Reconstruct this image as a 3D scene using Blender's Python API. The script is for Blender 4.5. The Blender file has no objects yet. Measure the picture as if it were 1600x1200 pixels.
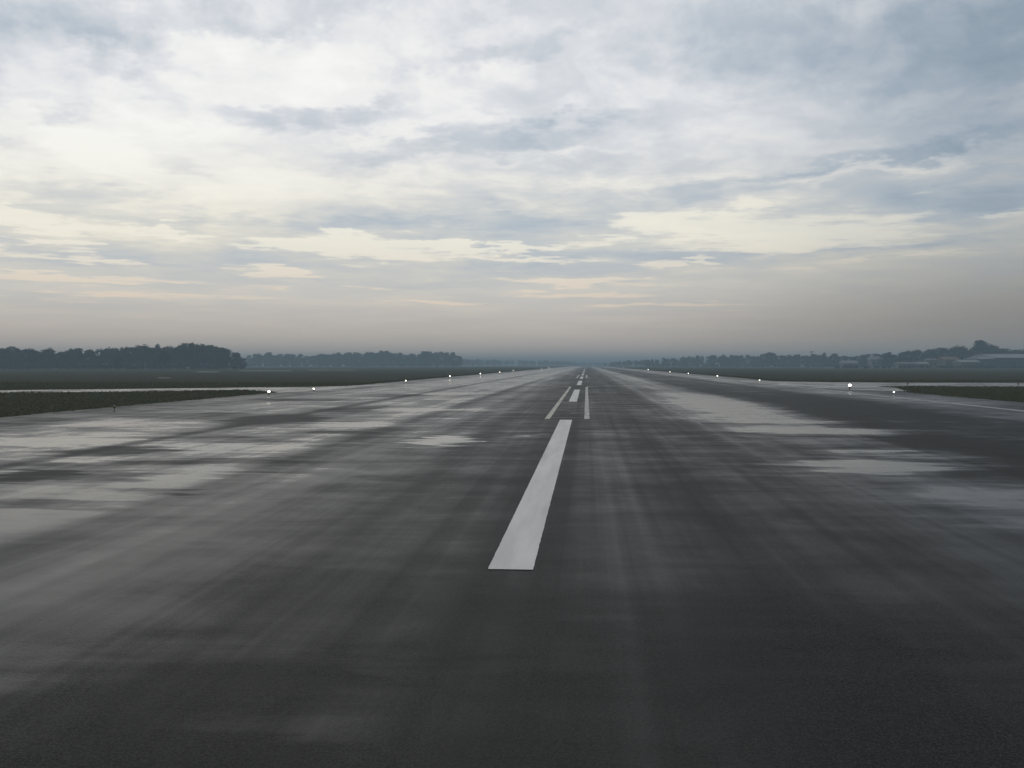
import bpy, math, random
import numpy as np
from mathutils import Vector, Matrix

R = math.radians
random.seed(7)
rng = np.random.default_rng(7)
sc = bpy.context.scene
COL = sc.collection

# ------------------------------------------------------------------ camera
FPX, EYE = 1556.0, 2.27                     # focal length in 1600-px-wide pixels, eye height of the cockpit
YAW, PITCH = math.atan(116.3 / FPX), math.atan(30.0 / FPX)
cam_d = bpy.data.cameras.new("camera")
cam_d.sensor_width = 36.0
cam_d.lens = 36.0 * FPX / 1600.0
cam_d.clip_start, cam_d.clip_end = 0.1, 20000.0
cam = bpy.data.objects.new("camera", cam_d)
COL.objects.link(cam)
cam.location = (0, 0, EYE)
cam.rotation_euler = (R(90) - PITCH, 0, YAW)
sc.camera = cam
CAM_R = cam.rotation_euler.to_matrix()


def ray(px, py):
    return (CAM_R @ Vector(((px - 800) / FPX, -(py - 600) / FPX, -1.0))).normalized()


def ground(px, py, z=0.0):
    """point of the level plane z that is sighted at this place of the survey photo"""
    d = ray(px, py)
    t = (z - EYE) / d.z
    return Vector((d.x * t, d.y * t, z))


def azel(px, py):
    d = ray(px, py)
    return math.atan2(d.x, d.y), math.asin(d.z)


# ------------------------------------------------------------------ node expressions
def srgb(r, g, b):
    f = lambda c: (c / 255 / 12.92) if c / 255 <= 0.04045 else ((c / 255 + 0.055) / 1.055) ** 2.4
    return (f(r), f(g), f(b), 1.0)


class NT:
    """tiny expression layer over a node tree"""
    def __init__(s, tree):
        s.t = tree
        s.n = tree.nodes
        s.l = tree.links

    def new(s, kind, **kw):
        n = s.n.new(kind)
        for k, v in kw.items():
            setattr(n, k, v)
        return n

    def put(s, inp, v):
        if isinstance(v, bpy.types.NodeSocket):
            s.l.new(v, inp)
        elif v is not None:
            inp.default_value = v

    def m(s, op, a, b=None, c=None, clamp=False):
        n = s.new('ShaderNodeMath', operation=op, use_clamp=clamp)
        for i, v in enumerate((a, b, c)):
            s.put(n.inputs[i], v)
        return n.outputs[0]

    def add(s, a, b): return s.m('ADD', a, b)
    def sub(s, a, b): return s.m('SUBTRACT', a, b)
    def mul(s, a, b): return s.m('MULTIPLY', a, b)
    def mad(s, a, b, c): return s.m('MULTIPLY_ADD', a, b, c)

    def step(s, v, lo, hi, a=0.0, b=1.0):
        n = s.new('ShaderNodeMapRange', interpolation_type='SMOOTHSTEP')
        s.put(n.inputs['Value'], v)
        n.inputs['From Min'].default_value, n.inputs['From Max'].default_value = lo, hi
        n.inputs['To Min'].default_value, n.inputs['To Max'].default_value = a, b
        return n.outputs[0]

    def lin(s, v, lo, hi, a=0.0, b=1.0):
        n = s.new('ShaderNodeMapRange', interpolation_type='LINEAR', clamp=True)
        s.put(n.inputs['Value'], v)
        n.inputs['From Min'].default_value, n.inputs['From Max'].default_value = lo, hi
        n.inputs['To Min'].default_value, n.inputs['To Max'].default_value = a, b
        return n.outputs[0]

    def vec(s, x, y, z=0.0):
        n = s.new('ShaderNodeCombineXYZ')
        for i, v in enumerate((x, y, z)):
            s.put(n.inputs[i], v)
        return n.outputs[0]

    def sep(s, v):
        n = s.new('ShaderNodeSeparateXYZ')
        s.put(n.inputs[0], v)
        return n.outputs

    def noise(s, v, scale, detail=4.0, rough=0.55, dist=0.0, out='Fac'):
        n = s.new('ShaderNodeTexNoise')
        s.put(n.inputs['Vector'], v)
        n.inputs['Scale'].default_value = scale
        n.inputs['Detail'].default_value = detail
        n.inputs['Roughness'].default_value = rough
        n.inputs['Distortion'].default_value = dist
        return n.outputs[out]

    def scaled(s, v, sx, sy, sz=1.0, off=(0, 0, 0)):
        n = s.new('ShaderNodeMapping')
        s.put(n.inputs['Vector'], v)
        n.inputs['Scale'].default_value = (sx, sy, sz)
        n.inputs['Location'].default_value = off
        return n.outputs[0]

    def blob(s, v, cx, cy, rx, ry, ang=0.0, soft=0.0):
        n = s.new('ShaderNodeMapping', vector_type='TEXTURE')
        s.put(n.inputs['Vector'], v)
        n.inputs['Location'].default_value = (cx, cy, 0)
        n.inputs['Rotation'].default_value = (0, 0, ang)
        n.inputs['Scale'].default_value = (rx, ry, 1)
        ln = s.new('ShaderNodeVectorMath', operation='LENGTH')
        s.l.new(n.outputs[0], ln.inputs[0])
        return s.step(ln.outputs['Value'], 1.0, soft)

    def mix(s, f, a, b, mode='MIX'):
        n = s.new('ShaderNodeMix', data_type='RGBA', blend_type=mode)
        s.put(n.inputs['Factor'], f)
        s.put(n.inputs[6], a)
        s.put(n.inputs[7], b)
        return n.outputs[2]

    def ramp(s, v, stops, interp='LINEAR'):
        n = s.new('ShaderNodeValToRGB')
        r = n.color_ramp
        r.interpolation = interp
        while len(r.elements) < len(stops):
            r.elements.new(0.5)
        for e, (p, c) in zip(r.elements, stops):
            e.position = p
            e.color = c if len(c) == 4 else (*c, 1)
        s.put(n.inputs[0], v)
        return n.outputs[0]


# ------------------------------------------------------------------ world: hazy broken overcast, sun veiled ahead to the left
SUN_EL, SUN_AZ = R(46), R(-22)              # azimuth from the runway heading, clockwise positive
w = bpy.data.worlds.new("World")
sc.world = w
w.use_nodes = True
w.node_tree.nodes.clear()
T = NT(w.node_tree)
tc = T.new('ShaderNodeTexCoord')
dirv = tc.outputs['Generated']
dx, dy, dz = T.sep(dirv)
az = T.m('ARCTAN2', dx, dy)
el = T.m('ARCSINE', dz)
elp = T.m('MAXIMUM', el, 0.0)
ed = T.add(elp, 0.10)
deck = T.vec(T.mul(az, 5.0), T.m('DIVIDE', 1.3, ed), 0.0)      # a cloud deck: rows crowd together towards the horizon
# domain warp, so that cloud edges fray
wn1 = T.sep(T.noise(deck, 1.1, 4.0, 0.55, 0.2, 'Color'))
wn2 = T.sep(T.noise(T.scaled(deck, 1, 1, 1, (3, 7, 0)), 3.2, 6.0, 0.62, 0.0, 'Color'))
wu = T.add(az, T.add(T.mul(T.sub(wn1[0], 0.5), 0.13), T.mul(T.sub(wn2[0], 0.5), 0.11)))
wv = T.add(el, T.mul(T.mul(ed, ed), T.add(T.mul(T.sub(wn1[1], 0.5), 0.7), T.mul(T.sub(wn2[1], 0.5), 0.75))))
uv = T.vec(wu, wv, 0.0)
PXR = 1.0 / FPX
# broad field
F = T.lin(az, -0.6, 0.5, 0.72, 0.60)
SKY = [  # sighted centre, half sizes, tilt (deg, up to the right), weight
    (330, 170, 560, 210, 0, 0.30), (140, 270, 360, 170, 0, 0.34), (480, 100, 260, 90, 0, 0.20),
    (800, 110, 420, 130, 0, 0.13), (300, 330, 330, 80, 0, 0.10), (620, 300, 380, 70, 0, 0.08),
    (900, 200, 330, 90, 0, 0.08), (1150, 160, 300, 80, 8, 0.08),
    # blue grey gaps and undersides
    (70, 25, 260, 70, 0, -0.34), (205, 95, 130, 55, -35, -0.30), (70, 110, 170, 45, 0, -0.24), (330, 15, 240, 40, 0, -0.20),
    (480, 168, 230, 32, 3, -0.36), (600, 226, 190, 34, 8, -0.28), (720, 214, 230, 26, 4, -0.14), (870, 216, 190, 34, 6, -0.26),
    (110, 306, 200, 28, 0, -0.34), (60, 150, 150, 26, 0, -0.28), (270, 268, 100, 22, -14, -0.22), (10, 232, 90, 26, 0, -0.26),
    (760, 66, 230, 40, 5, -0.26), (1300, 60, 520, 120, 0, -0.26), (1560, 130, 330, 260, 0, -0.18),
    (1360, 246, 330, 24, 8, -0.26), (1500, 310, 240, 66, 3, -0.24), (1110, 310, 330, 42, 5, -0.16),
    (1080, 338, 80, 26, 15, -0.10), (1410, 384, 200, 13, 3, -0.26), (1180, 398, 180, 10, 0, -0.18), (1130, 412, 200, 14, -3, -0.14),
    (360, 350, 420, 24, 0, -0.30), (200, 400, 380, 34, 0, -0.28), (700, 345, 380, 32, 0, -0.20), (540, 420, 680, 46, 0, -0.12),
    (900, 330, 240, 20, 0, -0.12), (1000, 405, 330, 26, 0, -0.10), (130, 470, 260, 10, 0, -0.10), (900, 420, 200, 12, 0, -0.08),
    (840, 250, 220, 14, 4, 0.14), (960, 285, 260, 16, 2, 0.14), (1220, 362, 420, 60, 0, 0.14), (1340, 268, 260, 16, 7, 0.26),
]
STREAKS = [  # lit cream streaks low down
    (490, 386, 190, 30, 2, 0.50), (640, 398, 190, 20, -2, 0.40), (690, 379, 110, 11, -2, 0.50), (525, 362, 80, 12, -4, 0.50),
    (430, 424, 150, 12, -4, 0.50), (285, 367, 100, 10, -2, 0.55), (70, 354, 180, 20, -3, 0.50), (80, 388, 150, 12, -3, 0.50),
    (150, 408, 130, 9, -2, 0.45), (150, 385, 80, 9, -2, 0.5), (30, 436, 140, 12, 0, 0.35), (780, 388, 150, 14, 0, 0.35),
    (250, 442, 180, 9, 0, 0.48), (500, 452, 260, 7, 0, .40), (100, 430, 160, 8, 0, .45), (640, 470, 300, 7, 0, .40), (860, 408, 170, 9, 0, 0.35), (900, 440, 240, 12, 0, 0.55), (850, 385, 240, 12, 0, 0.25), (200, 462, 330, 12, 0, 0.45),
    (1220, 362, 330, 46, 0, 0.44), (990, 352, 110, 28, 0, 0.45), (1250, 390, 260, 16, 0, 0.25), (1450, 398, 200, 10, 2, .25),
    (1560, 325, 110, 12, 0, 0.35), (1080, 416, 100, 7, 0, 0.45), (900, 462, 240, 9, 0, 0.45), (1060, 478, 240, 6, 0, 0.45),
    (1250, 455, 120, 7, 0, 0.30), (420, 480, 420, 9, 0, 0.20), (300, 470, 900, 60, 0, -.16), (420, 395, 60, 40, 0, -.12),
    (750, 420, 260, 12, 0, -.2), (200, 425, 150, 6, 0, -.2), (1400, 470, 420, 60, 0, -.2), (300, 400, 120, 26, 0, -.3), (900, 365, 160, 10, 0, -.25),
]
for (cx, cy, rx, ry, tl, wt) in SKY:
    a, e = azel(cx, cy)
    F = T.mad(T.blob(uv, a, e, rx * PXR, ry * PXR, R(tl), 0.12), wt, F)
# free cloud texture on the deck: broad veils, broken billows, fine fraying
n1 = T.noise(T.scaled(deck, 1, 1, 1, (11, 2, 0)), 0.8, 5.0, 0.55, 0.3)
n2 = T.noise(T.scaled(deck, 1, 1, 1, (1, 5, 0)), 1.9, 8.0, 0.60, 0.25)
n3 = T.noise(T.scaled(deck, 1, 1.2, 1, (6, 6, 0)), 5.0, 6.0, 0.62, 0.3)
bil = T.sub(T.step(n2, 0.40, 0.62), 0.5)
ntex = T.add(T.add(T.mul(T.sub(n1, 0.5), 0.80), T.mul(bil, 0.25)), T.mul(T.sub(n3, 0.5), 0.34))
lr = T.step(az, -0.15, 0.25, 1.0, 0.72)                          # the right half is veiled and smoother
F = T.mad(ntex, T.mul(lr, T.lin(el, 0.02, 0.14, 0.55, 0.95)), F)
ctone = T.ramp(T.mul(F, 0.8), [(0.0, srgb(148, 164, 178)), (0.20, srgb(174, 187, 199)), (0.40, srgb(204, 210, 217)),
                               (0.60, srgb(228, 230, 234)), (0.76, srgb(244, 244, 243)), (1.0, srgb(255, 255, 252))])
warm = T.mix(T.m('MULTIPLY', T.step(el, 0.25, 0.08), T.step(F, 0.20, 0.80)), srgb(255, 255, 255), srgb(255, 249, 231))
ctone = T.mix(1.0, ctone, warm, 'MULTIPLY')
# low broken streaks catching the light
lowb = T.m('MULTIPLY', T.step(el, 0.215, 0.15), T.step(el, 0.018, 0.055))
n4 = T.noise(T.scaled(deck, 0.75, 1.9, 1, (2, 9, 0)), 2.6, 7.0, 0.62, 0.25)
LB = T.mad(T.sub(n3, 0.5), 0.60, T.mad(T.sub(n4, 0.5), 1.0, T.mul(T.sub(n2, 0.5), 0.75)))
for (cx, cy, rx, ry, tl, wt) in STREAKS:
    a, e = azel(cx, cy)
    LB = T.mad(T.blob(uv, a, e, rx * PXR, ry * PXR, R(tl), 0.1), wt, LB)
lit = T.mul(T.mul(T.step(LB, 0.10, 0.40), lowb), T.step(az, -0.1, 0.4, 0.85, 0.56))
cream = T.mix(T.step(el, 0.06, 0.13), srgb(246, 228, 206), srgb(254, 249, 233))
# the brown grey murk along the horizon
murk = T.ramp(T.lin(el, 0.0, 0.16), [(0.0, srgb(204, 192, 182)), (0.10, srgb(206, 193, 183)), (0.25, srgb(203, 194, 187)),
                                     (0.5, srgb(206, 203, 201)), (1.0, srgb(214, 214, 213))])
murk = T.mix(T.lin(F, 0.35, 0.80, 0.0, 0.5), murk, T.mix(1.0, murk, (1.30, 1.23, 1.13, 1), 'MULTIPLY'))
ctone = T.mix(T.step(el, 0.150, 0.012), ctone, murk)
ctone = T.mix(T.mul(lit, 0.95), ctone, cream)
# the light comes from ahead left: the deck is duller to the right
side = T.mix(T.step(az, 0.04, 0.55), (1, 1, 1, 1), srgb(216, 219, 222))
ctone = T.mix(1.0, ctone, side, 'MULTIPLY')
lowside = T.mix(T.m('MULTIPLY', T.step(az, -0.08, 0.42), T.step(el, 0.14, 0.03)), (1, 1, 1, 1), srgb(204, 202, 200))
ctone = T.mix(1.0, ctone, lowside, 'MULTIPLY')
# overhead and behind, the deck is thicker and unlit
thick = T.mul(T.step(el, 0.36, 0.75, 1.0, 0.42), T.step(dy, 0.3, -0.4, 1.0, 0.55))
ctone = T.mix(1.0, ctone, T.vec(thick, thick, thick), 'MULTIPLY')
sky = T.new('ShaderNodeTexSky', sky_type='NISHITA', sun_disc=False)
sky.sun_elevation, sky.sun_rotation = SUN_EL, SUN_AZ
sky.air_density, sky.dust_density = 1.0, 2.0
bg_sky, bg_cloud = T.new('ShaderNodeBackground'), T.new('ShaderNodeBackground')
T.l.new(sky.outputs[0], bg_sky.inputs[0])
bg_sky.inputs[1].default_value = 0.10
T.l.new(ctone, bg_cloud.inputs[0])
bg_cloud.inputs[1].default_value = 1.0
mx = T.new('ShaderNodeMixShader')
T.put(mx.inputs[0], T.lin(F, 0.2, 0.9, 0.90, 1.0))
T.l.new(bg_sky.outputs[0], mx.inputs[1])
T.l.new(bg_cloud.outputs[0], mx.inputs[2])
T.l.new(mx.outputs[0], T.new('ShaderNodeOutputWorld').inputs[0])

sun_d = bpy.data.lights.new("sun", 'SUN')
sun_d.energy, sun_d.angle, sun_d.color = 0.5, R(20), (1.0, 0.95, 0.88)
sun = bpy.data.objects.new("sun", sun_d)
COL.objects.link(sun)
sdir = Vector((math.sin(SUN_AZ) * math.cos(SUN_EL), math.cos(SUN_AZ) * math.cos(SUN_EL), math.sin(SUN_EL)))
sun.rotation_euler = sdir.to_track_quat('Z', 'Y').to_euler()

sc.view_settings.view_transform = 'Standard'
sc.view_settings.look = 'None'
sc.view_settings.exposure = 0.0
sc.view_settings.gamma = 1.0
sc.render.engine = 'CYCLES'
sc.cycles.max_bounces = 6
sc.cycles.volume_bounces = 1
sc.cycles.use_denoising = True
w.cycles.sampling_method = 'MANUAL'
w.cycles.sample_map_resolution = 512


# ------------------------------------------------------------------ helpers
def link(name, mesh, mat=None, parent=None):
    o = bpy.data.objects.new(name, mesh)
    COL.objects.link(o)
    if mat is not None:
        mesh.materials.append(mat)
    o.parent = parent
    return o


def mesh_of(name, v, f, smooth=False):
    me = bpy.data.meshes.new(name)
    me.from_pydata([tuple(p) for p in v], [], [tuple(q) for q in f])
    if smooth:
        me.polygons.foreach_set('use_smooth', [True] * len(me.polygons))
    me.update()
    return me


def quads_mesh(name, V, nper):
    """V: (n*nper,3) corner array -> one mesh of n faces with nper corners"""
    me = bpy.data.meshes.new(name)
    n = len(V) // nper
    me.vertices.add(len(V))
    me.vertices.foreach_set('co', np.asarray(V, np.float32).ravel())
    me.loops.add(len(V))
    me.loops.foreach_set('vertex_index', np.arange(len(V), dtype=np.int32))
    me.polygons.add(n)
    me.polygons.foreach_set('loop_start', np.arange(0, len(V), nper, dtype=np.int32))
    me.update(calc_edges=True)
    me.validate()
    return me


def tag(o, label, cat, group=None):
    o['label'], o['category'] = label, cat
    if group:
        o['group'] = group
    return o


def struct(o, label=None):
    o['kind'] = 'structure'
    if label:
        o['label'] = label
    return o


def empty(name, loc, rz=0.0):
    o = bpy.data.objects.new(name, None)
    COL.objects.link(o)
    o.location, o.rotation_euler = loc, (0, 0, rz)
    o.empty_display_size = 0.2
    return o


class MB:
    """collects solids into one mesh"""
    def __init__(s): s.v, s.f = [], []

    def lathe(s, prof, seg=14, c=(0, 0, 0)):
        b = len(s.v)
        for r, z in prof:
            for k in range(seg):
                a = 2 * math.pi * k / seg
                s.v.append((c[0] + r * math.cos(a), c[1] + r * math.sin(a), c[2] + z))
        for i in range(len(prof) - 1):
            for k in range(seg):
                k2 = (k + 1) % seg
                s.f.append((b + i * seg + k, b + i * seg + k2, b + (i + 1) * seg + k2, b + (i + 1) * seg + k))
        s.f.append(tuple(b + k for k in reversed(range(seg))))
        s.f.append(tuple(b + (len(prof) - 1) * seg + k for k in range(seg)))
        return s

    def box(s, x0, x1, y0, y1, z0, z1):
        b = len(s.v)
        s.v += [(x, y, z) for z in (z0, z1) for y in (y0, y1) for x in (x0, x1)]
        s.f += [tuple(b + i for i in q) for q in ((0, 2, 3, 1), (4, 5, 7, 6), (0, 1, 5, 4), (2, 6, 7, 3), (0, 4, 6, 2), (1, 3, 7, 5))]
        return s

    def tube(s, p, q, r0, r1, seg=7):
        p, q = Vector(p), Vector(q)
        z = (q - p).normalized()
        x = z.orthogonal().normalized()
        y = z.cross(x)
        b = len(s.v)
        for c, r in ((p, r0), (q, r1)):
            for k in range(seg):
                a = 2 * math.pi * k / seg
                s.v.append(tuple(c + x * (r * math.cos(a)) + y * (r * math.sin(a))))
        for k in range(seg):
            k2 = (k + 1) % seg
            s.f.append((b + k, b + k2, b + seg + k2, b + seg + k))
        s.f.append(tuple(b + k for k in reversed(range(seg))))
        s.f.append(tuple(b + seg + k for k in range(seg)))
        return s

    def poly(s, pts):
        b = len(s.v)
        s.v += [tuple(p) for p in pts]
        s.f.append(tuple(range(b, b + len(pts))))
        return s

    def build(s, name, mat=None, parent=None, smooth=False):
        return link(name, mesh_of(name, s.v, s.f, smooth), mat, parent)


# ------------------------------------------------------------------ materials
def material(name):
    m = bpy.data.materials.new(name)
    m.use_nodes = True
    m.node_tree.nodes.clear()
    t = NT(m.node_tree)
    out = t.new('ShaderNodeOutputMaterial')
    return m, t, out


def bsdf(t, color, rough, ior=1.45, spec=0.5, normal=None, metallic=0.0):
    b = t.new('ShaderNodeBsdfPrincipled')
    t.put(b.inputs['Base Color'], color)
    t.put(b.inputs['Roughness'], rough)
    b.inputs['IOR'].default_value = ior
    t.put(b.inputs['Specular IOR Level'], spec)
    b.inputs['Metallic'].default_value = metallic
    if normal is not None:
        t.l.new(normal, b.inputs['Normal'])
    return b


def simple(name, c0, c1, rough=0.7, scale=3.0, metallic=0.0, spec=0.4):
    m, t, out = material(name)
    g = t.new('ShaderNodeNewGeometry').outputs['Position']
    col = t.mix(t.lin(t.noise(g, scale, 5, 0.6), 0.3, 0.7), (*c0, 1), (*c1, 1))
    b = bsdf(t, col, rough, spec=spec, metallic=metallic)
    t.l.new(b.outputs[0], out.inputs[0])
    return m


def bump(t, h, strength, dist):
    n = t.new('ShaderNodeBump')
    n.inputs['Strength'].default_value = strength
    n.inputs['Distance'].default_value = dist
    t.put(n.inputs['Height'], h)
    return n.outputs[0]


def g1(v): return (v, v, v, 1)


def runway_material():
    m, t, out = material("wet_asphalt")
    P = t.new('ShaderNodeNewGeometry').outputs['Position']
    x, y, z = t.sep(P)
    # paving lanes: how much water each strip of the runway holds, from one edge to the other
    LN = [(-27, .26), (-24, .24), (-21.5, .28), (-19, .42), (-15, .42), (-13.6, .40), (-13.0, .12), (-12.4, .39), (-9, .43),
          (-7.6, .44), (-7.0, .24), (-6.2, .36), (-4.5, .30), (-3.4, .24), (-1, .16), (2, .16), (3.8, .20), (4.4, .32),
          (4.8, .26), (6.2, .36), (8.2, .34), (9.2, .20), (10, .06), (16.5, .08), (18.5, .30), (21, .34), (23, .24), (27.5, .20)]
    lane = t.ramp(t.lin(x, -27.5, 27.5), [((a + 27.5) / 55, g1(b)) for a, b in LN])
    big = t.noise(t.scaled(P, .16, .055, 1), 1.0, 4, .55, .4)
    mid = t.noise(t.scaled(P, .24, .55, 1, (4, 9, 0)), 1.0, 5, .6, .3)
    fine = t.noise(t.scaled(P, .55, 2.4, 1, (2, 1, 0)), 1.0, 5, .65, .2)
    patch = t.noise(t.scaled(P, .9, .8, 1, (7, 4, 0)), 1.0, 6, .65, .5)
    track = t.noise(t.scaled(P, .8, .010, 1, (8, 3, 0)), 1.0, 4, .65)
    tyre = t.noise(t.scaled(P, 3.2, .012, 1, (1, 8, 0)), 1.0, 4, .65)
    far = t.m('MULTIPLY', t.step(y, 35, 170), t.step(t.m('ABSOLUTE', t.add(x, .8)), 3.0, 8.0))
    W = t.add(lane, t.mul(far, .14))
    near = t.step(y, 7, 34, .45, 1.0)
    for n, a, nr in ((big, .50, near), (mid, .62, near), (fine, .54, near), (track, .40, None), (tyre, .26, None), (patch, .40, near)):
        d = t.sub(n, .5)
        W = t.mad(d if nr is None else t.mul(d, nr), a, W)
    wob = t.sep(t.noise(t.scaled(P, .22, 1.1, 1), 1.0, 6, .65, 0, 'Color'))
    PW = t.vec(t.mad(t.sub(wob[0], .5), 5.0, x), t.mad(t.sub(wob[1], .5), 5.0, y), 0.0)
    for (cx, cy, rx, ry, wt) in PUDDLES:
        W = t.mad(t.blob(PW, cx, cy, rx, ry, 0, .3), wt, W)
    damp = t.step(W, .02, .52)
    pud = t.mul(t.step(W, .41, .57), t.mul(t.step(y, 9, 27, .35, 1.0), t.lin(x, -3, 4, 1.0, .68)))
    # asphalt: dark binder, grey stones, worn wheel paths
    grain = t.noise(P, 70.0, 2, .6)
    stones = t.noise(P, 22.0, 4, .75)
    age = t.noise(t.scaled(P, .5, .08, 1, (5, 5, 0)), 1.0, 5, .6)
    c = t.mix(t.step(grain, .40, .66), (.005, .0055, .0055, 1), (.050, .050, .048, 1))
    c = t.mix(t.step(stones, .50, .66, 0, .8), c, (.007, .0075, .008, 1))
    c = t.mix(t.step(stones, .42, .30, 0, .45), c, (.052, .052, .050, 1))
    c = t.mix(t.lin(age, .35, .7, 0, .55), c, (.028, .0275, .0265, 1))
    c = t.mix(t.step(tyre, .50, .72, 0, .55), c, (.010, .010, .0105, 1))
    c = t.mix(t.mul(damp, .45), c, (.018, .019, .020, 1))
    nb = bump(t, t.add(t.mul(grain, .6), stones), .55, .010)
    rough = t.mad(t.sub(fine, .5), .25, t.lin(damp, 0, 1, .66, .36))
    dry = bsdf(t, c, rough, 1.45, t.lin(damp, 0, 1, .11, .30), nb)
    ripple = t.noise(t.scaled(P, 3, 3, 1), 1.0, 3, .6)
    wn = bump(t, t.add(t.mul(grain, .20), t.mul(ripple, .5)), .07, .01)
    wet = bsdf(t, (.016, .017, .017, 1), t.mad(t.sub(patch, .5), .22, t.lin(pud, 0, 1, .24, .09)), 1.333, .5, wn)
    ms = t.new('ShaderNodeMixShader')
    t.put(ms.inputs[0], pud)
    t.l.new(dry.outputs[0], ms.inputs[1])
    t.l.new(wet.outputs[0], ms.inputs[2])
    t.l.new(ms.outputs[0], out.inputs[0])
    return m


def wet_concrete():
    m, t, out = material("wet_concrete")
    P = t.new('ShaderNodeNewGeometry').outputs['Position']
    n = t.noise(t.scaled(P, .25, .25), 1.0, 5, .6)
    f = t.noise(P, 6.0, 4, .6)
    wetm = t.step(t.add(n, t.mul(t.sub(f, .5), .15)), .38, .55)
    c = t.mix(wetm, (.13, .13, .122, 1), (.06, .06, .058, 1))
    b = bsdf(t, c, t.lin(wetm, 0, 1, .6, .24), 1.4, .4, bump(t, f, .25, .01))
    t.l.new(b.outputs[0], out.inputs[0])
    return m


def paint(name, c0, c1, wear_lo, wear_hi, stretch=(1.0, .25)):
    """road paint: worn through to the asphalt where the wear noise is high"""
    m, t, out = material(name)
    P = t.new('ShaderNodeNewGeometry').outputs['Position']
    g = t.noise(P, 30.0, 3, .7)
    n = t.noise(t.scaled(P, *stretch), 2.2, 6, .65)
    wear = t.step(t.add(n, t.mul(t.sub(g, .5), .35)), wear_lo, wear_hi)
    tone = t.noise(t.scaled(P, 3.0, .22, 1, (3, 3, 0)), 1.0, 5, .6)
    c = t.mix(t.lin(tone, .3, .7), (*c0, 1), (*c1, 1))
    c = t.mix(wear, c, (.045, .045, .044, 1))
    b = bsdf(t, c, t.lin(tone, .3, .7, .55, .40), 1.45, .4, bump(t, g, .35, .008))
    t.l.new(b.outputs[0], out.inputs[0])
    return m


def grass_ground():
    m, t, out = material("airfield_grass")
    P = t.new('ShaderNodeNewGeometry').outputs['Position']
    a = t.noise(t.scaled(P, .02, .012), 1.0, 6, .6, .3)
    b_ = t.noise(t.scaled(P, .3, .22), 1.0, 5, .65)
    f = t.noise(P, 5.0, 4, .7)
    c = t.mix(t.lin(a, .35, .65), (.036, .047, .025, 1), (.058, .057, .032, 1))
    c = t.mix(t.lin(b_, .4, .75, 0, .7), c, (.026, .034, .018, 1))
    c = t.mix(t.lin(f, .45, .8, 0, .6), c, (.060, .062, .032, 1))
    b = bsdf(t, c, .95, 1.4, .1, bump(t, f, .6, .15))
    t.l.new(b.outputs[0], out.inputs[0])
    return m


def foliage(name, c0, c1, trans=.25):
    m, t, out = material(name)
    geo = t.new('ShaderNodeNewGeometry')
    ri = geo.outputs['Random Per Island']
    oi = t.new('ShaderNodeObjectInfo').outputs['Random']
    c = t.mix(ri, (*c0, 1), (*c1, 1))
    c = t.mix(t.lin(oi, 0, 1, 0, .6), c, (c0[0] * .7, c0[1] * .75, c0[2] * .8, 1))
    b = bsdf(t, c, .7, 1.4, .2)
    tr = t.new('ShaderNodeBsdfTranslucent')
    t.put(tr.inputs[0], c)
    ms = t.new('ShaderNodeMixShader')
    ms.inputs[0].default_value = trans
    t.l.new(b.outputs[0], ms.inputs[1])
    t.l.new(tr.outputs[0], ms.inputs[2])
    t.l.new(ms.outputs[0], out.inputs[0])
    return m


def glow(name, col, strength):
    m, t, out = material(name)
    e = t.new('ShaderNodeEmission')
    e.inputs[0].default_value = (*col, 1)
    e.inputs[1].default_value = strength
    t.l.new(e.outputs[0], out.inputs[0])
    m.cycles.emission_sampling = 'NONE'
    return m


# distinct wet and dry places: x across, y along the runway (m), half sizes, weight
def spot(px, py, rx_px, ry_px, wt):
    a, b, c = ground(px, py), ground(px - rx_px, py), ground(px, py - ry_px)
    return (a.x, a.y, abs(a.x - b.x), abs(c.y - a.y), wt)


PUDDLES = [
    spot(690, 688, 60, 13, .52), spot(745, 692, 18, 5, .40), spot(832, 679, 26, 5, .22),
    spot(300, 700, 330, 22, .12), spot(120, 775, 320, 60, .10), spot(60, 688, 130, 12, .20), spot(180, 660, 170, 7, .16),
    spot(430, 655, 110, 9, -.42), spot(190, 705, 130, 10, -.42), spot(40, 742, 90, 14, -.45), spot(60, 660, 140, 6, -.10),
    spot(560, 640, 70, 7, -.26), spot(330, 650, 180, 8, -.20),
    spot(1290, 673, 210, 7, .46), spot(1360, 728, 160, 15, .40), spot(1340, 705, 110, 5, .28), spot(1240, 688, 120, 6, .16),
    spot(1530, 772, 190, 20, .24), spot(1330, 745, 110, 24, .10), spot(1580, 815, 130, 26, .16),
    spot(1110, 630, 120, 20, .26), spot(1140, 641, 90, 5, .22), spot(1100, 652, 110, 8, .16), spot(1480, 690, 150, 16, -.20), spot(1560, 740, 140, 20, -.16),
    spot(1320, 640, 130, 12, -.14), spot(1500, 625, 180, 8, .12),
    spot(330, 722, 170, 6, -.26), spot(150, 745, 140, 7, -.24), spot(70, 790, 190, 9, -.26), spot(260, 770, 160, 7, -.22), spot(420, 690, 120, 5, -.24),
    spot(540, 676, 110, 4, -.20), spot(300, 684, 150, 5, -.20), spot(120, 725, 110, 5, -.20), spot(480, 625, 130, 3, -.22), spot(620, 618, 90, 3, -.22),
    spot(640, 640, 110, 4, .22), spot(560, 664, 130, 5, .24), spot(700, 615, 80, 3, .20), spot(470, 692, 130, 5, .20), spot(380, 742, 150, 6, .18), spot(740, 640, 70, 3, .18),
    spot(1230, 660, 150, 4, .20), spot(1420, 712, 120, 4, .22),
    spot(250, 1100, 500, 130, -.16), spot(1200, 1050, 500, 160, -.10), spot(560, 860, 300, 30, .05),
]

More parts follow.
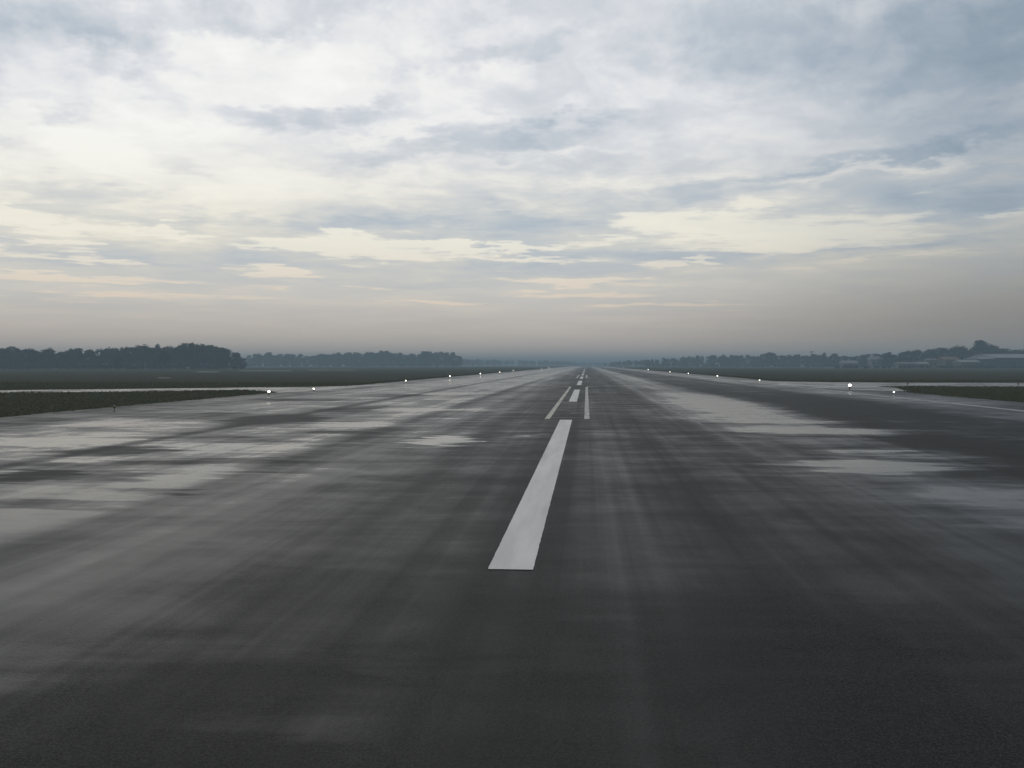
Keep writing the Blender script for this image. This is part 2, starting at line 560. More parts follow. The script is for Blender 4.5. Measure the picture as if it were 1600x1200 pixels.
M_RUN = runway_material()
M_CONC = wet_concrete()
M_WHITE = paint("white_paint", (.58, .59, .59), (.78, .78, .765), .66, .84)
M_EDGE = paint("worn_edge_paint", (.34, .34, .33), (.50, .50, .48), .50, .72)
M_OLD = paint("worn_yellow_paint", (.38, .375, .30), (.50, .495, .39), .52, .78)
M_GREY = paint("worn_pale_paint_and_glint", (.34, .34, .31), (.48, .48, .45), .50, .78)  # worn side lines, and the painted wet glints between them
M_SEAM = paint("joint_sealant", (.08, .08, .078), (.13, .13, .126), .42, .66, (1.0, .12))
M_PATCH = simple("dry_concrete", (.10, .10, .095), (.20, .20, .19), .8, .4)
M_GRASS = grass_ground()
M_BLADE = foliage("grass_blades", (.10, .102, .056), (.155, .152, .086), .5)
M_LEAF = [foliage("leaves_dark", (.020, .036, .020), (.046, .066, .032)),
          foliage("leaves_mid", (.026, .042, .020), (.056, .074, .036)),
          foliage("leaves_olive", (.030, .040, .020), (.062, .070, .034))]
M_BARK = simple("bark", (.05, .042, .034), (.10, .088, .07), .9, 4)
M_LAMP = glow("runway_lamp", (1.0, .93, .80), 9.0)
M_FARLAMP = glow("distant_runway_lamp", (1.0, .91, .76), 8.0)
M_DIM = glow("far_runway_lamp", (1.0, .91, .76), 5.0)
M_GLASS = simple("unlit_lens", (.20, .20, .18), (.26, .25, .22), .25, 5)
M_YEL = simple("weathered_yellow_metal", (.20, .15, .04), (.28, .21, .06), .6, 20)
M_STEEL = simple("grey_metal", (.10, .10, .10), (.16, .16, .16), .5, 10, .3)

# ------------------------------------------------------------------ ground, runway, taxiways
FAR_Y = 1500.0
v, f = [], []
gx = [-5000, -2000, -800, -300, -100, 0, 100, 300, 800, 2000, 5000]
gy = [-600, -100, 0, 100, 300, 800, 2000, 6500]
for yy in gy:
    for xx in gx:
        v.append((xx, yy, 0.0))
for j in range(len(gy) - 1):
    for i in range(len(gx) - 1):
        a = j * len(gx) + i
        f.append((a, a + 1, a + 1 + len(gx), a + len(gx)))
struct(link("ground", mesh_of("ground", v, f), M_GRASS), "flat grass airfield reaching to the trees on the horizon")

L_EDGE, R_EDGE = -25.2, 26.2


def ragged(pts, step=1.2, amp=.16):
    o = []
    for i in range(len(pts)):
        a, b = Vector(pts[i]), Vector(pts[(i + 1) % len(pts)])
        n = max(1, min(400, int((b - a).length / step)))
        for k in range(n):
            p = a.lerp(b, k / n)
            o.append((p.x + random.uniform(-amp, amp), p.y + random.uniform(-amp, amp)))
    return o


def strip(name, x0, x1, y0, y1, z, mat, n=None, jit=0.0):
    n = n or max(1, int((y1 - y0) / 3))
    v, f = [], []
    for k in range(n + 1):
        yy = y0 + (y1 - y0) * k / n
        v += [(x0 + random.uniform(-jit, jit), yy, z), (x1 + random.uniform(-jit, jit), yy, z)]
    for k in range(n):
        f.append((2 * k, 2 * k + 1, 2 * k + 3, 2 * k + 2))
    return link(name, mesh_of(name, v, f), mat)


struct(strip("runway", L_EDGE, R_EDGE, -60, FAR_Y, .004, M_RUN, 900, .18), "wide wet asphalt runway running straight ahead to the horizon")


def flat(name, pts, z, mat, amp=.2):
    pts = ragged([(p[0], p[1]) for p in pts], 1.5, amp)
    me = mesh_of(name, [(p[0], p[1], z) for p in pts], [tuple(range(len(pts)))])
    if me.polygons[0].normal.z < 0:
        me.flip_normals()
    return link(name, me, mat)


def gl(*pp): return [ground(*p) for p in pp]


TAXI_L = gl((-260, 618), (0, 613.8), (200, 612.2), (380, 609.6), (436, 613.4), (470, 612.0), (640, 599.3), (560, 602.4),
            (500, 604.4), (400, 605.4), (200, 607.8), (0, 609.8), (-260, 612.6))
TAXI_R = gl((1250, 604.5), (1330, 609), (1420, 612), (1400, 606), (1372, 604.2), (1420, 603.8), (1600, 604.6), (1900, 606), (1900, 598.4),
            (1600, 598.2), (1400, 598.0), (1300, 597.4), (1200, 595.6), (1130, 592.6))
struct(flat("taxiway", TAXI_L, .008, M_CONC), "pale wet taxiway joining the left edge of the runway")
struct(flat("taxiway", TAXI_R, .008, M_CONC), "pale wet taxiway joining the right edge of the runway")
for (x0, x1, y0, y1, lb) in ((305, 342, 580.4, 581.8, "small pale hardstanding in the far left grass"),
                             (246, 266, 589.8, 591.2, "small pale wet patch in the left grass"),
                             (372, 455, 578.8, 580.0, "pale strip of far pavement before the second left wood"),
                             (478, 556, 577.8, 578.8, "pale strip of far pavement beyond the left grass")):
    q = gl((x0, y1), (x1, y1), (x1 + 2, y0), (x0 + 4, y0))
    struct(flat("far_pavement", q, .008, M_PATCH, .5), lb)
# perimeter road before the buildings on the right
q = gl((1290, 575.2), (1640, 575.2), (1640, 574.6), (1290, 574.6))
struct(flat("perimeter_road", q, .008, M_CONC, .3), "pale road along the far edge of the right grass")

# ------------------------------------------------------------------ painted markings
CL, CW = -0.835, 0.25
k = 0
y0 = ground(799, 891.2).y
while y0 < 1300:
    ln = 30.0
    o = strip("centre_line_marking", CL - CW, CL + CW, y0, y0 + ln, .012, M_WHITE, 240, .004)
    struct(o, "white centre line stripe painted on the runway")
    y0 += 50.2
    k += 1
struct(strip("edge_line_marking", 21.15, 21.55, 12, FAR_Y, .012, M_EDGE, 500, .03), "worn white edge line along the right side of the runway")
v, f = [], []
for k in range(300):
    yy = 38 + k * 2.0
    xm = 4.42 + .10 * math.sin(yy * .11) + .06 * math.sin(yy * .37 + 1) + random.uniform(-.03, .03)
    hw_ = random.uniform(.02, .09)
    v += [(xm - hw_, yy, .0085), (xm + hw_, yy, .0085)]
    if k:
        f.append((2 * k - 2, 2 * k - 1, 2 * k + 1, 2 * k))
struct(link("pavement_joint", mesh_of("pavement_joint", v, f), M_SEAM), "lengthwise paving joint in the asphalt right of the centre line")


def ribbon(name, pts, z, mat):
    v, f = [], []
    n = len(pts)
    for i, p in enumerate(pts):
        a, b = pts[max(i - 1, 0)], pts[min(i + 1, n - 1)]
        d = Vector((b[0] - a[0], b[1] - a[1])).normalized()
        nx, ny = -d.y * p[2] / 2, d.x * p[2] / 2
        v += [(p[0] + nx, p[1] + ny, z), (p[0] - nx, p[1] - ny, z)]
    for i in range(n - 1):
        f.append((2 * i, 2 * i + 1, 2 * i + 3, 2 * i + 2))
    me = mesh_of(name, v, f)
    if me.polygons[0].normal.z < 0:
        me.flip_normals()
    return link(name, me, mat)


def arc(x0, y0, r, sx, sy, a1=80, n=24):
    """quarter turn leaving (x0,y0) tangent to the runway"""
    o = []
    for i in range(n + 1):
        a = R(a1) * i / n
        o.append((x0 + sx * r * (1 - math.cos(a)), y0 + sy * r * math.sin(a)))
    return o


yn, yf = 41.6, 101.0
xl, xr = CL - .80, CL + .86


def taper(pts, w0, w1):
    n = len(pts) - 1
    return [(p[0], p[1], w0 + (w1 - w0) * i / n) for i, p in enumerate(pts)]


st = [(0, yn + i * 2) for i in range(30)]
struct(ribbon("taxi_line_marking", [(xl, y, .22) for _, y in st] + taper(arc(xl, yf, 10, -1, 1), .25, .6), .012, M_OLD),
       "worn yellow line left of the second white stripe, curving off to the left")
struct(ribbon("taxi_line_marking", [(xr, y, .22) for _, y in st] + taper(arc(xr, yf, 10, 1, 1), .25, .6), .012, M_GREY),
       "worn pale line right of the second white stripe, curving off to the right")
struct(ribbon("taxi_line_marking", taper(list(reversed(arc(xl, 172, 12, -1, -1))), .8, .3) + [(xl, 173 + i * 3, .3) for i in range(17)], .012, M_GREY),
       "far worn line curving in from the left taxiway")
struct(ribbon("taxi_line_marking", taper(list(reversed(arc(xr, 172, 12, 1, -1))), .8, .3) + [(xr, 173 + i * 3, .3) for i in range(17)], .012, M_GREY),
       "far worn line curving in from the right taxiway")

for (xa, xb, yy, wd) in ((xl + .1, xl + .55, 60.6, .5), (xl + .1, xl + .62, 50.6, .28), (xr - .75, xr - .13, 46.8, .22), (xl + .13, xr - .13, 42.6, .12)):  # wet reflections between the side lines, painted on as pale ribbons
    struct(ribbon("painted_wet_glint", [(xa + (xb - xa) * i / 6, yy + .04 * math.sin(i * 1.7), wd * (1 - .6 * i / 6)) for i in range(7)], .0125, M_GREY),
           "short pale wet glint painted across the old side lines")

# ------------------------------------------------------------------ grass blades along the pavement (one mass)
def inside(P, poly):
    x, y = P[:, 0], P[:, 1]
    c = np.zeros(len(P), bool)
    n = len(poly)
    for i in range(n):
        x1, y1, x2, y2 = poly[i][0], poly[i][1], poly[i - 1][0], poly[i - 1][1]
        if y1 != y2:
            c ^= ((y1 > y) != (y2 > y)) & (x < (x2 - x1) * (y - y1) / (y2 - y1) + x1)
    return c


def blades(n, x0, x1, y0, y1, hmin, hmax, poly_out):
    P = np.column_stack([rng.uniform(x0, x1, n), rng.uniform(y0, y1, n)])
    keep = np.ones(n, bool)
    keep &= ~((P[:, 0] > L_EDGE - .05) & (P[:, 0] < R_EDGE + .05))
    for q in poly_out:
        keep &= ~inside(P, [(p[0], p[1]) for p in q])
    # patchy
    ph = np.sin(P[:, 0] * .7 + np.sin(P[:, 1] * .31) * 2) * np.sin(P[:, 1] * .9 + P[:, 0] * .2)
    P, ph = P[keep], ph[keep]
    m = len(P)
    a = rng.uniform(0, 2 * np.pi, m)
    h = .55 * rng.uniform(hmin, hmax, m) * (1 + .35 * ph)
    wd = rng.uniform(.03, .08, m)
    lean = rng.normal(0, .12, (m, 2))
    V = np.zeros((m, 3, 3))
    V[:, 0, 0], V[:, 0, 1] = P[:, 0] - np.cos(a) * wd, P[:, 1] - np.sin(a) * wd
    V[:, 1, 0], V[:, 1, 1] = P[:, 0] + np.cos(a) * wd, P[:, 1] + np.sin(a) * wd
    V[:, 2, 0], V[:, 2, 1], V[:, 2, 2] = P[:, 0] + lean[:, 0], P[:, 1] + lean[:, 1], h
    return V.reshape(-1, 3)


both = [TAXI_L, TAXI_R]
GB = np.concatenate([
    blades(60000, -90, -25, 38, 96, .10, .26, both),
    blades(45000, -130, -25, 80, 125, .10, .30, both),
    blades(45000, 26, 95, 55, 108, .10, .26, both),
    blades(45000, 26, 120, 104, 150, .10, .30, both),
    blades(26000, -28, -25, 90, 420, .10, .26, both),
    blades(26000, 26, 29, 110, 420, .10, .26, both)])
go = link("grass", quads_mesh("grass", GB, 3), M_BLADE)
go['kind'] = 'stuff'
go['label'] = "short rough grass beside the runway and taxiways"


# ------------------------------------------------------------------ runway lights
def light_mesh():
    base = MB().lathe([(.15, 0), (.15, .02), (.06, .035)], 16)
    stem = MB().lathe([(.028, 0), (.028, .16), (.045, .165), (.045, .19)], 12)
    body = MB().lathe([(.05, 0), (.095, .02), (.10, .075), (.085, .085)], 16)
    lens = MB().lathe([(.082, 0), (.09, .03), (.084, .075), (.055, .115), (.02, .13)], 16)
    return [mesh_of(n, b.v, b.f, False) for n, b in (("base_plate", base), ("stem", stem), ("lamp_housing", body), ("lens", lens))]


LM = light_mesh()
LENS = {'lit': LM[3], 'far': LM[3].copy(), 'dim': LM[3].copy(), 'unlit': LM[3].copy()}
LENS['lit'].materials.append(M_LAMP)
LENS['far'].materials.append(M_FARLAMP)
LENS['dim'].materials.append(M_DIM)
LENS['unlit'].materials.append(M_GLASS)
for me, mt in zip(LM[:3], (M_STEEL, M_STEEL, M_YEL)):
    me.materials.append(mt)


def runway_light(x, y, state, label, name="runway_edge_light", cat="runway light", group=None, s=1.0):
    r = empty(name, (x, y, .004))
    r.scale = (s, s, s)
    tag(r, label, cat, group)
    if state == 'lit' and y > 140:
        state = 'far'
    for me, z in ((LM[0], 0), (LM[1], .03), (LM[2], .215), (LENS[state], .298)):
        o = link(me.name.split('.')[0] if me is not LENS[state] else "lens", me, None, r)
        o.location.z = z
    return r


def row(x, px):  # where the line of lights at this offset is sighted at this image column
    d = ray(px, 570)
    return x * d.y / d.x


GL_, GR_ = "edge lights along the left side of the runway", "edge lights along the right side of the runway"
XL, XR = -22.9, 23.0
for px, st, lb in ((178, 'unlit', "unlit edge light at the near left, beside the grass corner"),
                   (420, 'lit', "brightest lit edge light on the left, at the tip of the near left grass"),
                   (490, 'lit', "lit edge light at the mouth of the left taxiway"),
                   (634, 'lit', "lit edge light on the left, first one past the left taxiway"),
                   (703, 'lit', "small lit edge light on the left, below the end of the second wood"),
                   (750.5, 'lit', "lit edge light on the left whose reflection shows in the wet edge"),
                   (781, 'lit', "small lit edge light on the left, next beyond the one mirrored in the wet edge"),
                   (802, 'dim', "faintest dim edge light on the left side"),
                   (846, 'lit', "nearer of the two far lit edge lights close together on the left"),
                   (857.5, 'lit', "farthest lit edge light on the left, near the runway's end")):
    yy = row(XL, px)
    runway_light(XL, yy, st, lb, group=GL_, s=(.95 if px == 420 else .7) if yy < 140 else (1.0 if yy < 300 else 1.4))
for px, st, lb in ((1397, 'lit', "small lit edge light on the right, at the tip of the near right grass"),
                   (1328, 'lit', "largest brightest edge light on the right, mirrored in the wet runway"),
                   (1187, 'lit', "lit edge light on the right, first one past the right taxiway"),
                   (1121, 'lit', "lit edge light on the right, second one past the right taxiway"),
                   (1075.5, 'lit', "lit edge light on the right, third one past the right taxiway"),
                   (1047, 'lit', "lit edge light on the right, fourth one past the right taxiway"),
                   (1013, 'lit', "bright far edge light on the right, fifth past the right taxiway"),
                   (974.5, 'dim', "farthest edge light on the right, near the runway's end")):
    yy = row(XR, px)
    big = 1.35 if px == 1328 else .6
    runway_light(XR, yy, st, lb, group=GR_, s=big if yy < 140 else (.9 if yy < 300 else 1.3))
for px, py, lb in ((1418, 603.4, "unlit dark light post by the right taxiway, nearer the runway"),
                   (1591, 604.0, "unlit dark light post by the right taxiway, at the far right")):
    p = ground(px, py)
    runway_light(p.x, p.y, 'unlit', lb, "taxiway_light", "taxiway light", "unlit lights beside the right taxiway")


# ------------------------------------------------------------------ trees
def crown_mesh(seed, shape, n_lump, leaf, per):
    """unit-height tree crown: leaf quads in lumps spread through the crown; z from the crown's base to 1"""
    g = np.random.default_rng(seed)
    cs = []
    while len(cs) < n_lump:
        t = g.uniform(0, 1) ** .8
        r = shape(t)
        a = g.uniform(0, 2 * np.pi)
        q = r * math.sqrt(g.uniform(.15, 1))
        cs.append((q * math.cos(a), q * math.sin(a), .12 + .86 * t, g.uniform(.07, .13)))
    cs = np.array(cs)
    idx = np.repeat(np.arange(n_lump), per)
    d = g.normal(0, 1, (len(idx), 3))
    d /= np.linalg.norm(d, axis=1)[:, None]
    rad = cs[idx, 3] * g.uniform(.5, 1.15, len(idx))
    C = cs[idx, :3] + d * rad[:, None] * np.array([1, 1, .75])
    nrm = d + g.normal(0, .5, d.shape)
    nrm /= np.linalg.norm(nrm, axis=1)[:, None]
    t1 = np.cross(nrm, np.array([.3, .2, 1.0]))
    t1 /= np.linalg.norm(t1, axis=1)[:, None]
    t2 = np.cross(nrm, t1)
    s = leaf * g.uniform(.6, 1.4, len(idx))[:, None]
    V = np.stack([C - t1 * s - t2 * s * .4, C + t1 * s * .3 - t2 * s * .8, C + t1 * s + t2 * s * .4, C - t1 * s * .3 + t2 * s * .8], 1)
    V[..., 2] = np.maximum(V[..., 2], .03)
    return quads_mesh("crown", V.reshape(-1, 3), 4)


SHAPES = {
    'broad': lambda t: .38 * math.sin(math.pi * min(1, .12 + .80 * t)) ** .7,
    'round': lambda t: .30 * math.sin(math.pi * min(1, .15 + .78 * t)) ** .6,
    'tall': lambda t: .20 * math.sin(math.pi * min(1, .18 + .76 * t)) ** .7,
    'flat': lambda t: .42 * (.55 + .45 * math.sin(math.pi * t)) * (1 - .35 * t),
    'crested': lambda t: .36 * (1 - t) ** .8 + .055,
}


def trunk_mesh(seed, kind):
    g = random.Random(seed)
    m = MB()
    pts = [(0, 0, 0), (g.uniform(-.01, .01), g.uniform(-.01, .01), .22), (g.uniform(-.03, .03), g.uniform(-.03, .03), .5), (g.uniform(-.05, .05), g.uniform(-.05, .05), .82)]
    rr = (.022, .017, .011, .004)
    for i in range(3):
        m.tube(pts[i], pts[i + 1], rr[i], rr[i + 1])
    for i in range(7):
        z = g.uniform(.25, .75)
        a = g.uniform(0, 6.28)
        L = g.uniform(.10, .22)
        b = Vector(pts[1]).lerp(Vector(pts[3]), (z - .22) / .6)
        m.tube(b, (b.x + math.cos(a) * L, b.y + math.sin(a) * L, b.z + g.uniform(.05, .15)), .008, .003, 5)
    return mesh_of("trunk", m.v, m.f)


VAR = []
for i, (kd, nl, lf) in enumerate((('broad', 60, .026), ('round', 55, .025), ('tall', 46, .023), ('broad', 52, .028), ('round', 64, .024),
                                  ('flat', 56, .026), ('tall', 52, .025), ('crested', 60, .026))):
    cm, tm = crown_mesh(100 + i, SHAPES[kd], nl, lf, 26), trunk_mesh(200 + i, kd)
    cm.materials.append(M_LEAF[i % 3])
    tm.materials.append(M_BARK)
    VAR.append((kd, cm, tm))
N_TREE = 0


def tree(x, y, h, wd, vi, label, group, cat="tree"):
    """one tree: an empty at its foot with a trunk and a crown"""
    global N_TREE
    N_TREE += 1
    kd, cm, tm = VAR[vi]
    r = empty("tree", (x, y, 0), random.uniform(0, 6.28))
    r.scale = (h * wd, h * wd, h)
    tag(r, label, cat, group)
    link("trunk", tm, None, r)
    link("crown", cm, None, r)
    return r


def lerp_prof(prof, px):
    for (a, b), (c, d) in zip(prof, prof[1:]):
        if a <= px <= c:
            return b + (d - b) * (px - a) / (c - a)
    return prof[0][1] if px < prof[0][0] else prof[-1][1]


def wood(prof, dist, step_px, rows, label, group, lo=.72, hi=1.08, dy=9.0, wmul=1.0):
    """rows of trees whose tops follow a surveyed skyline; dist(px) is the distance down the runway"""
    px0, px1 = prof[0][0], prof[-1][0]
    for rI in range(rows):
        px = px0 + step_px * (rI / rows)
        while px < px1:
            q = px + random.uniform(-.4, .4) * step_px
            Y = dist(q) + rI * dy + random.uniform(-3, 3)
            d = ray(q, lerp_prof(prof, q))
            top = EYE + d.z / d.y * Y
            back = rI / max(1, rows - 1)
            h = top * random.uniform(lo + .12 * back, hi)
            vi = random.choices(range(7), (3, 3, 3, 3, 3, 1, 3))[0]
            tree(d.x / d.y * Y, Y, max(3.0, h), random.uniform(.80, 1.3) * wmul, vi, label, group)
            px += step_px


LAB = {
    'a': ("dark tree in the tall hazy wood on the left, before the left grass ends", "trees of the near left wood"),
    'b': ("blue grey tree in the second, farther wood left of the runway", "trees of the second left wood"),
    'c': ("hazy tree in the long low tree line right of the runway", "trees of the right tree line"),
    'd': ("dark tree behind the buildings on the far right", "trees behind the airport buildings"),
}
SK_A = [(-90, 548), (0, 547), (35, 546), (60, 549), (110, 547), (150, 549), (200, 546), (235, 542), (265, 544), (300, 541), (330, 544), (350, 545), (372, 553), (380, 560)]
SK_B = [(384, 556), (420, 554), (480, 556), (520, 553), (550, 554), (600, 552), (640, 554), (665, 552), (700, 553), (716, 555), (723, 560)]
SK_C = [(1010, 562), (1060, 560), (1100, 557), (1140, 556), (1200, 554), (1245, 556), (1290, 556), (1340, 555), (1390, 553)]
SK_D = [(1385, 554), (1420, 550), (1450, 547), (1480, 546), (1500, 545), (1518, 546), (1530, 541), (1545, 542), (1565, 547), (1590, 548), (1640, 543)]
wood(SK_A, lambda p: 500 + .12 * max(0, p), 9.0, 2, *LAB['a'], lo=.74, hi=1.12)
wood(SK_B, lambda p: 1050, 8.4, 2, *LAB['b'], lo=.78, hi=1.14, dy=14, wmul=1.1)
wood(SK_C, lambda p: 1050 - (p - 1010) * .80, 8.6, 2, *LAB['c'], lo=.74, hi=1.14, dy=14)
wood(SK_D, lambda p: 690, 12.0, 2, *LAB['d'], lo=.80, hi=1.08, wmul=1.25)
for px, py, Y, vi, wd, lb, gp in ((300, 537.5, 545, 6, .9, "tallest tree of the near left wood, standing above its crest", LAB['a'][1]),
                                  (246, 538.5, 540, 2, .7, "thin pointed tree poking above the near left wood", LAB['a'][1]),
                                  (11, 544.5, 505, 2, .9, "slim tree poking above the wood at the far left edge", LAB['a'][1]),
                                  (256, 549.5, 470, 5, 1.0, "darker flat topped tree standing forward of the near left wood", LAB['a'][1]),
                                  (185, 558, 470, 0, 1.0, "small dark tree standing forward at the foot of the near left wood", LAB['a'][1]),
                                  (528, 551, 1045, 2, .8, "slim tree rising above the left half of the second left wood", LAB['b'][1]),
                                  (596, 549, 1045, 6, 1.0, "tallest tree of the second left wood", LAB['b'][1]),
                                  (668, 550.8, 1045, 2, 1.0, "tall tree near the right end of the second left wood", LAB['b'][1]),
                                  (715, 556.5, 1035, 1, 1.3, "rounded tree closing the right end of the second left wood", LAB['b'][1]),
                                  (1202, 551.5, 880, 6, 1.1, "tallest rounded tree in the middle of the right tree line", LAB['c'][1]),
                                  (1288, 551.5, 800, 2, .8, "slim tree in the right tree line beside the mast", LAB['c'][1]),
                                  (1533, 533.5, 672, 7, 1.5, "large pointed tree highest of all above the right buildings", LAB['d'][1]),
                                  (1500, 541.0, 680, 3, 1.1, "tufted tree left of the large pointed tree", LAB['d'][1])):
    d = ray(px, py)
    tree(d.x / d.y * Y, Y, EYE + d.z / d.y * Y, wd, vi, lb, gp)


# far woods that read as one mass
def mass(name, prof, dist, depth, leaf, n, label):
    px0, px1 = prof[0][0], prof[-1][0]
    g = rng
    # lumpy crowns along the skyline
    out = []
    nl = int((px1 - px0) / 2.2)
    for i in range(nl):
        q = g.uniform(px0, px1)
        Y = dist(q) + g.uniform(0, depth)
        d = ray(q, lerp_prof(prof, q))
        h = (EYE + d.z / d.y * Y) * g.uniform(.75, 1.08)
        r = h * g.uniform(.30, .55)
        m = n
        u = g.normal(0, 1, (m, 3))
        u /= np.linalg.norm(u, axis=1)[:, None]
        C = np.array([d.x / d.y * Y, Y, h * .52]) + u * np.array([r, r, h * .48]) * g.uniform(.55, 1.0, (m, 1))
        t1 = np.cross(u + g.normal(0, .5, u.shape), np.array([.2, .1, 1.]))
        t1 /= np.linalg.norm(t1, axis=1)[:, None]
        t2 = np.cross(u, t1)
        s = leaf * g.uniform(.6, 1.4, (m, 1))
        V = np.stack([C - t1 * s, C - t2 * s, C + t1 * s, C + t2 * s], 1)
        V[..., 2] = np.maximum(V[..., 2], 0.02)
        out.append(V.reshape(-1, 3))
    o = link(name, quads_mesh(name, np.concatenate(out), 4), M_LEAF[0])
    o['kind'] = 'stuff'
    o['label'] = label
    return o


mass("distant_woods", [(700, 560), (730, 560), (770, 561), (800, 561.5), (850, 562.5), (885, 564), (900, 566)], lambda p: 1500 + (p - 700) * 2, 60, .9, 90,
     "faint blue woods left of the far end of the runway")
mass("distant_woods", [(860, 566), (900, 565.5), (940, 566), (975, 565)], lambda p: 2150, 60, 1.1, 90, "palest woods straight beyond the end of the runway")
mass("distant_woods", [(945, 566), (970, 564), (990, 561.5), (1020, 561)], lambda p: 1350 - (p - 945) * 3, 50, .8, 90, "faint blue woods right of the far end of the runway")
mass("undergrowth", [(-80, 569), (100, 568), (250, 569), (385, 569)], lambda p: 488 + .12 * max(0, p), 10, .45, 60, "dark undergrowth along the foot of the near left wood")
mass("undergrowth", [(384, 566), (720, 566)], lambda p: 1040, 8, .7, 40, "dim undergrowth along the foot of the second left wood")
mass("undergrowth", [(1010, 568), (1390, 567)], lambda p: 1030 - (p - 1010) * .80, 8, .5, 50, "dim undergrowth along the foot of the right tree line")

mass("shrubs", [(1300, 571), (1395, 570.5), (1450, 570), (1530, 569.5), (1640, 570.5)], lambda p: 612, 12, .35, 36, "low grey green shrubs along the foot of the right buildings")

# ------------------------------------------------------------------ airport buildings on the right
M_ROOF = simple("pale_metal_roof", (.17, .19, .20), (.24, .26, .27), .45, .6)
M_WALLB = simple("blue_grey_cladding", (.035, .05, .075), (.06, .08, .11), .6, .5)
M_WALLT = simple("tan_plaster", (.15, .11, .08), (.21, .16, .115), .8, .4)
M_WALLP = simple("pale_plaster", (.13, .13, .125), (.19, .19, .18), .8, .4)
M_ROOFT = simple("tile_roof", (.15, .09, .06), (.21, .13, .085), .8, .8)
M_DARK = simple("dark_opening", (.02, .022, .025), (.035, .036, .04), .3, 1)


def building(name, px0, px1, top_py, Y, depth, wallm, roofm, label, cat, rise=.22, bays=4, eave=.6, openings='window'):
    a, b = ray(px0, top_py), ray(px1, top_py)
    x0, x1 = a.x / a.y * Y, b.x / b.y * Y
    H = EYE + a.z / a.y * Y
    hw = H * (1 - rise)
    r = empty(name, ((x0 + x1) / 2, Y + depth / 2, 0))
    tag(r, label, cat, "airport buildings on the far right")
    w2, d2 = (x1 - x0) / 2, depth / 2
    MB().box(-w2, w2, -d2, d2, 0, hw).build("wall", wallm, r)
    # pitched roof with overhang, as one solid
    e = eave
    m = MB()
    A = [(-w2 - e, -d2 - e, hw + .003), (w2 + e, -d2 - e, hw + .003), (w2 + e, d2 + e, hw + .003), (-w2 - e, d2 + e, hw + .003)]
    B = [(p[0], p[1], hw + .25) for p in A]
    Rg = [(-w2 - e, 0, H), (w2 + e, 0, H)]
    m.v = A + B + Rg
    m.f = [(3, 2, 1, 0), (0, 1, 5, 4), (1, 2, 6, 5), (2, 3, 7, 6), (3, 0, 4, 7), (4, 5, 9, 8), (6, 7, 8, 9), (5, 6, 9), (7, 4, 8)]
    m.build("roof", roofm, r)
    bw = 2 * w2 / bays
    for i in range(bays):
        c = -w2 + bw * (i + .5)
        if openings == 'door':
            o = MB().box(c - bw * .42, c + bw * .42, -d2 - .06, -d2 - .003, .02, hw * .78).build("hangar_door", M_DARK if i % 2 else wallm, r)
            MB().box(c - bw * .42, c + bw * .42, -d2 - .12, -d2 - .063, hw * .78 - .25, hw * .78).build("door_rail", M_STEEL, o)
        else:
            o = MB().box(c - bw * .28, c + bw * .28, -d2 - .05, -d2 - .003, hw * .36, hw * .74).build("window", M_DARK, r)
            MB().box(c - bw * .32, c + bw * .32, -d2 - .14, -d2 - .003, hw * .36 - .12, hw * .36 - .003).build("sill", M_WALLP, o)
    return r


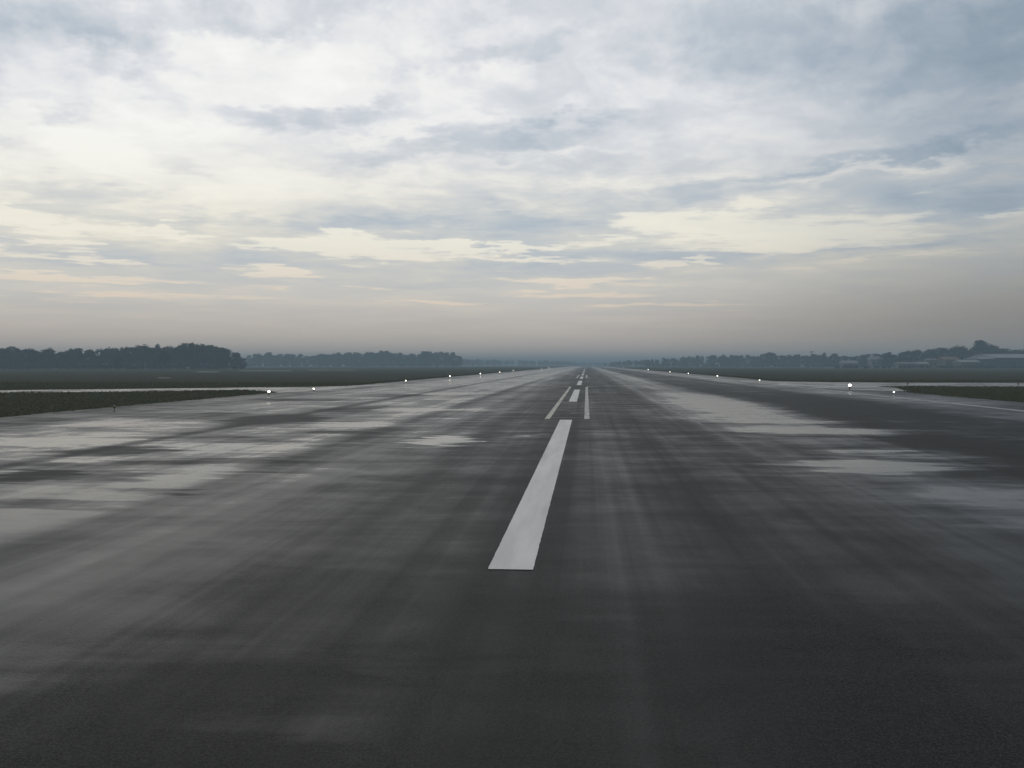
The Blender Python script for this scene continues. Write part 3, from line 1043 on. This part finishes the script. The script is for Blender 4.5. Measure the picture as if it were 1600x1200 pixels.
building("hangar", 1553, 1660, 552.5, 640, 40, M_WALLB, M_ROOF, "large blue grey hangar with pale roof at the right edge", "hangar", .30, 6, 1.5, 'door')
building("hangar", 1533, 1552, 556.8, 636, 26, M_WALLB, M_ROOF, "smaller pale roofed hangar left of the large hangar", "hangar", .24, 2, 1.0, 'door')
building("airport_building", 1502, 1531, 562.2, 630, 14, M_WALLP, M_ROOF, "long low white roofed building beside the smaller hangar", "building", .3, 6)
building("airport_building", 1477, 1499, 557.2, 645, 14, M_WALLT, M_ROOFT, "tan building with dull orange roof among the trees", "building", .28, 4)
building("airport_building", 1452, 1464, 560.0, 650, 10, M_WALLT, M_WALLP, "narrow pinkish tan building left of the tan building", "building", .2, 2)
building("airport_building", 1436, 1450, 565.5, 632, 8, M_WALLP, M_ROOF, "small white hut at the foot of the dark trees", "building", .35, 3)
building("airport_building", 1404, 1432, 565.8, 640, 9, M_WALLP, M_WALLP, "low pale row building left of the white hut", "building", .3, 5)
building("airport_building", 1318, 1340, 563.2, 700, 10, M_WALLP, M_ROOF, "pale roofed house before the tree line near the mast", "building", .4, 3)
building("airport_building", 1362, 1382, 556.5, 740, 10, M_WALLP, M_ROOF, "taller pale roofed house half sunk in the tree line", "building", .3, 3)

# floodlight mast above the right tree line
d = ray(1268, 549.5)
Ym = 690
mast = empty("floodlight_mast", (d.x / d.y * Ym, Ym, 0))
tag(mast, "tall thin mast with a flat lamp head above the right tree line", "light mast")
hm = EYE + d.z / d.y * Ym
MB().lathe([(.22, 0), (.10, hm - .5)], 10).build("pole", M_STEEL, mast)
MB().lathe([(.25, hm - .497), (1.3, hm - .35), (1.35, hm + .05), (.4, hm + .3)], 12).build("lamp_head", M_STEEL, mast)

# perimeter fence before the buildings
fx0, fx1 = ground(1392, 575.4), ground(1640, 575.4)
Yf = fx0.y
fence = empty("perimeter_fence", (fx0.x, Yf, 0))
tag(fence, "low grey fence along the road before the right buildings", "fence")
Lf = fx1.x - fx0.x
m = MB()
for kx in range(3):
    m.box(0, Lf, -.02, .02, .5 + .5 * kx, .56 + .5 * kx)
m.build("rail", M_STEEL, fence)
nP = 26
for kx in range(nP + 1):
    MB().box(Lf * kx / nP - .05, Lf * kx / nP + .05, -.09, -.025, 0, 1.8).build("post", M_STEEL, fence)
print("TREES", N_TREE)

# ------------------------------------------------------------------ haze over the airfield
hz = MB().box(-5200, 5200, -800, 6800, -1.0, 27.0).build("haze")
hz['kind'] = 'stuff'
hz['label'] = "thin blue grey haze over the airfield"
m, t, out = material("haze")
pv = t.new('ShaderNodeVolumePrincipled')
pv.inputs['Color'].default_value = (.62, .83, .98, 1)
pv.inputs['Density'].default_value = .00086
pv.inputs['Anisotropy'].default_value = 0.0
t.l.new(pv.outputs[0], out.inputs['Volume'])
hz.data.materials.append(m)
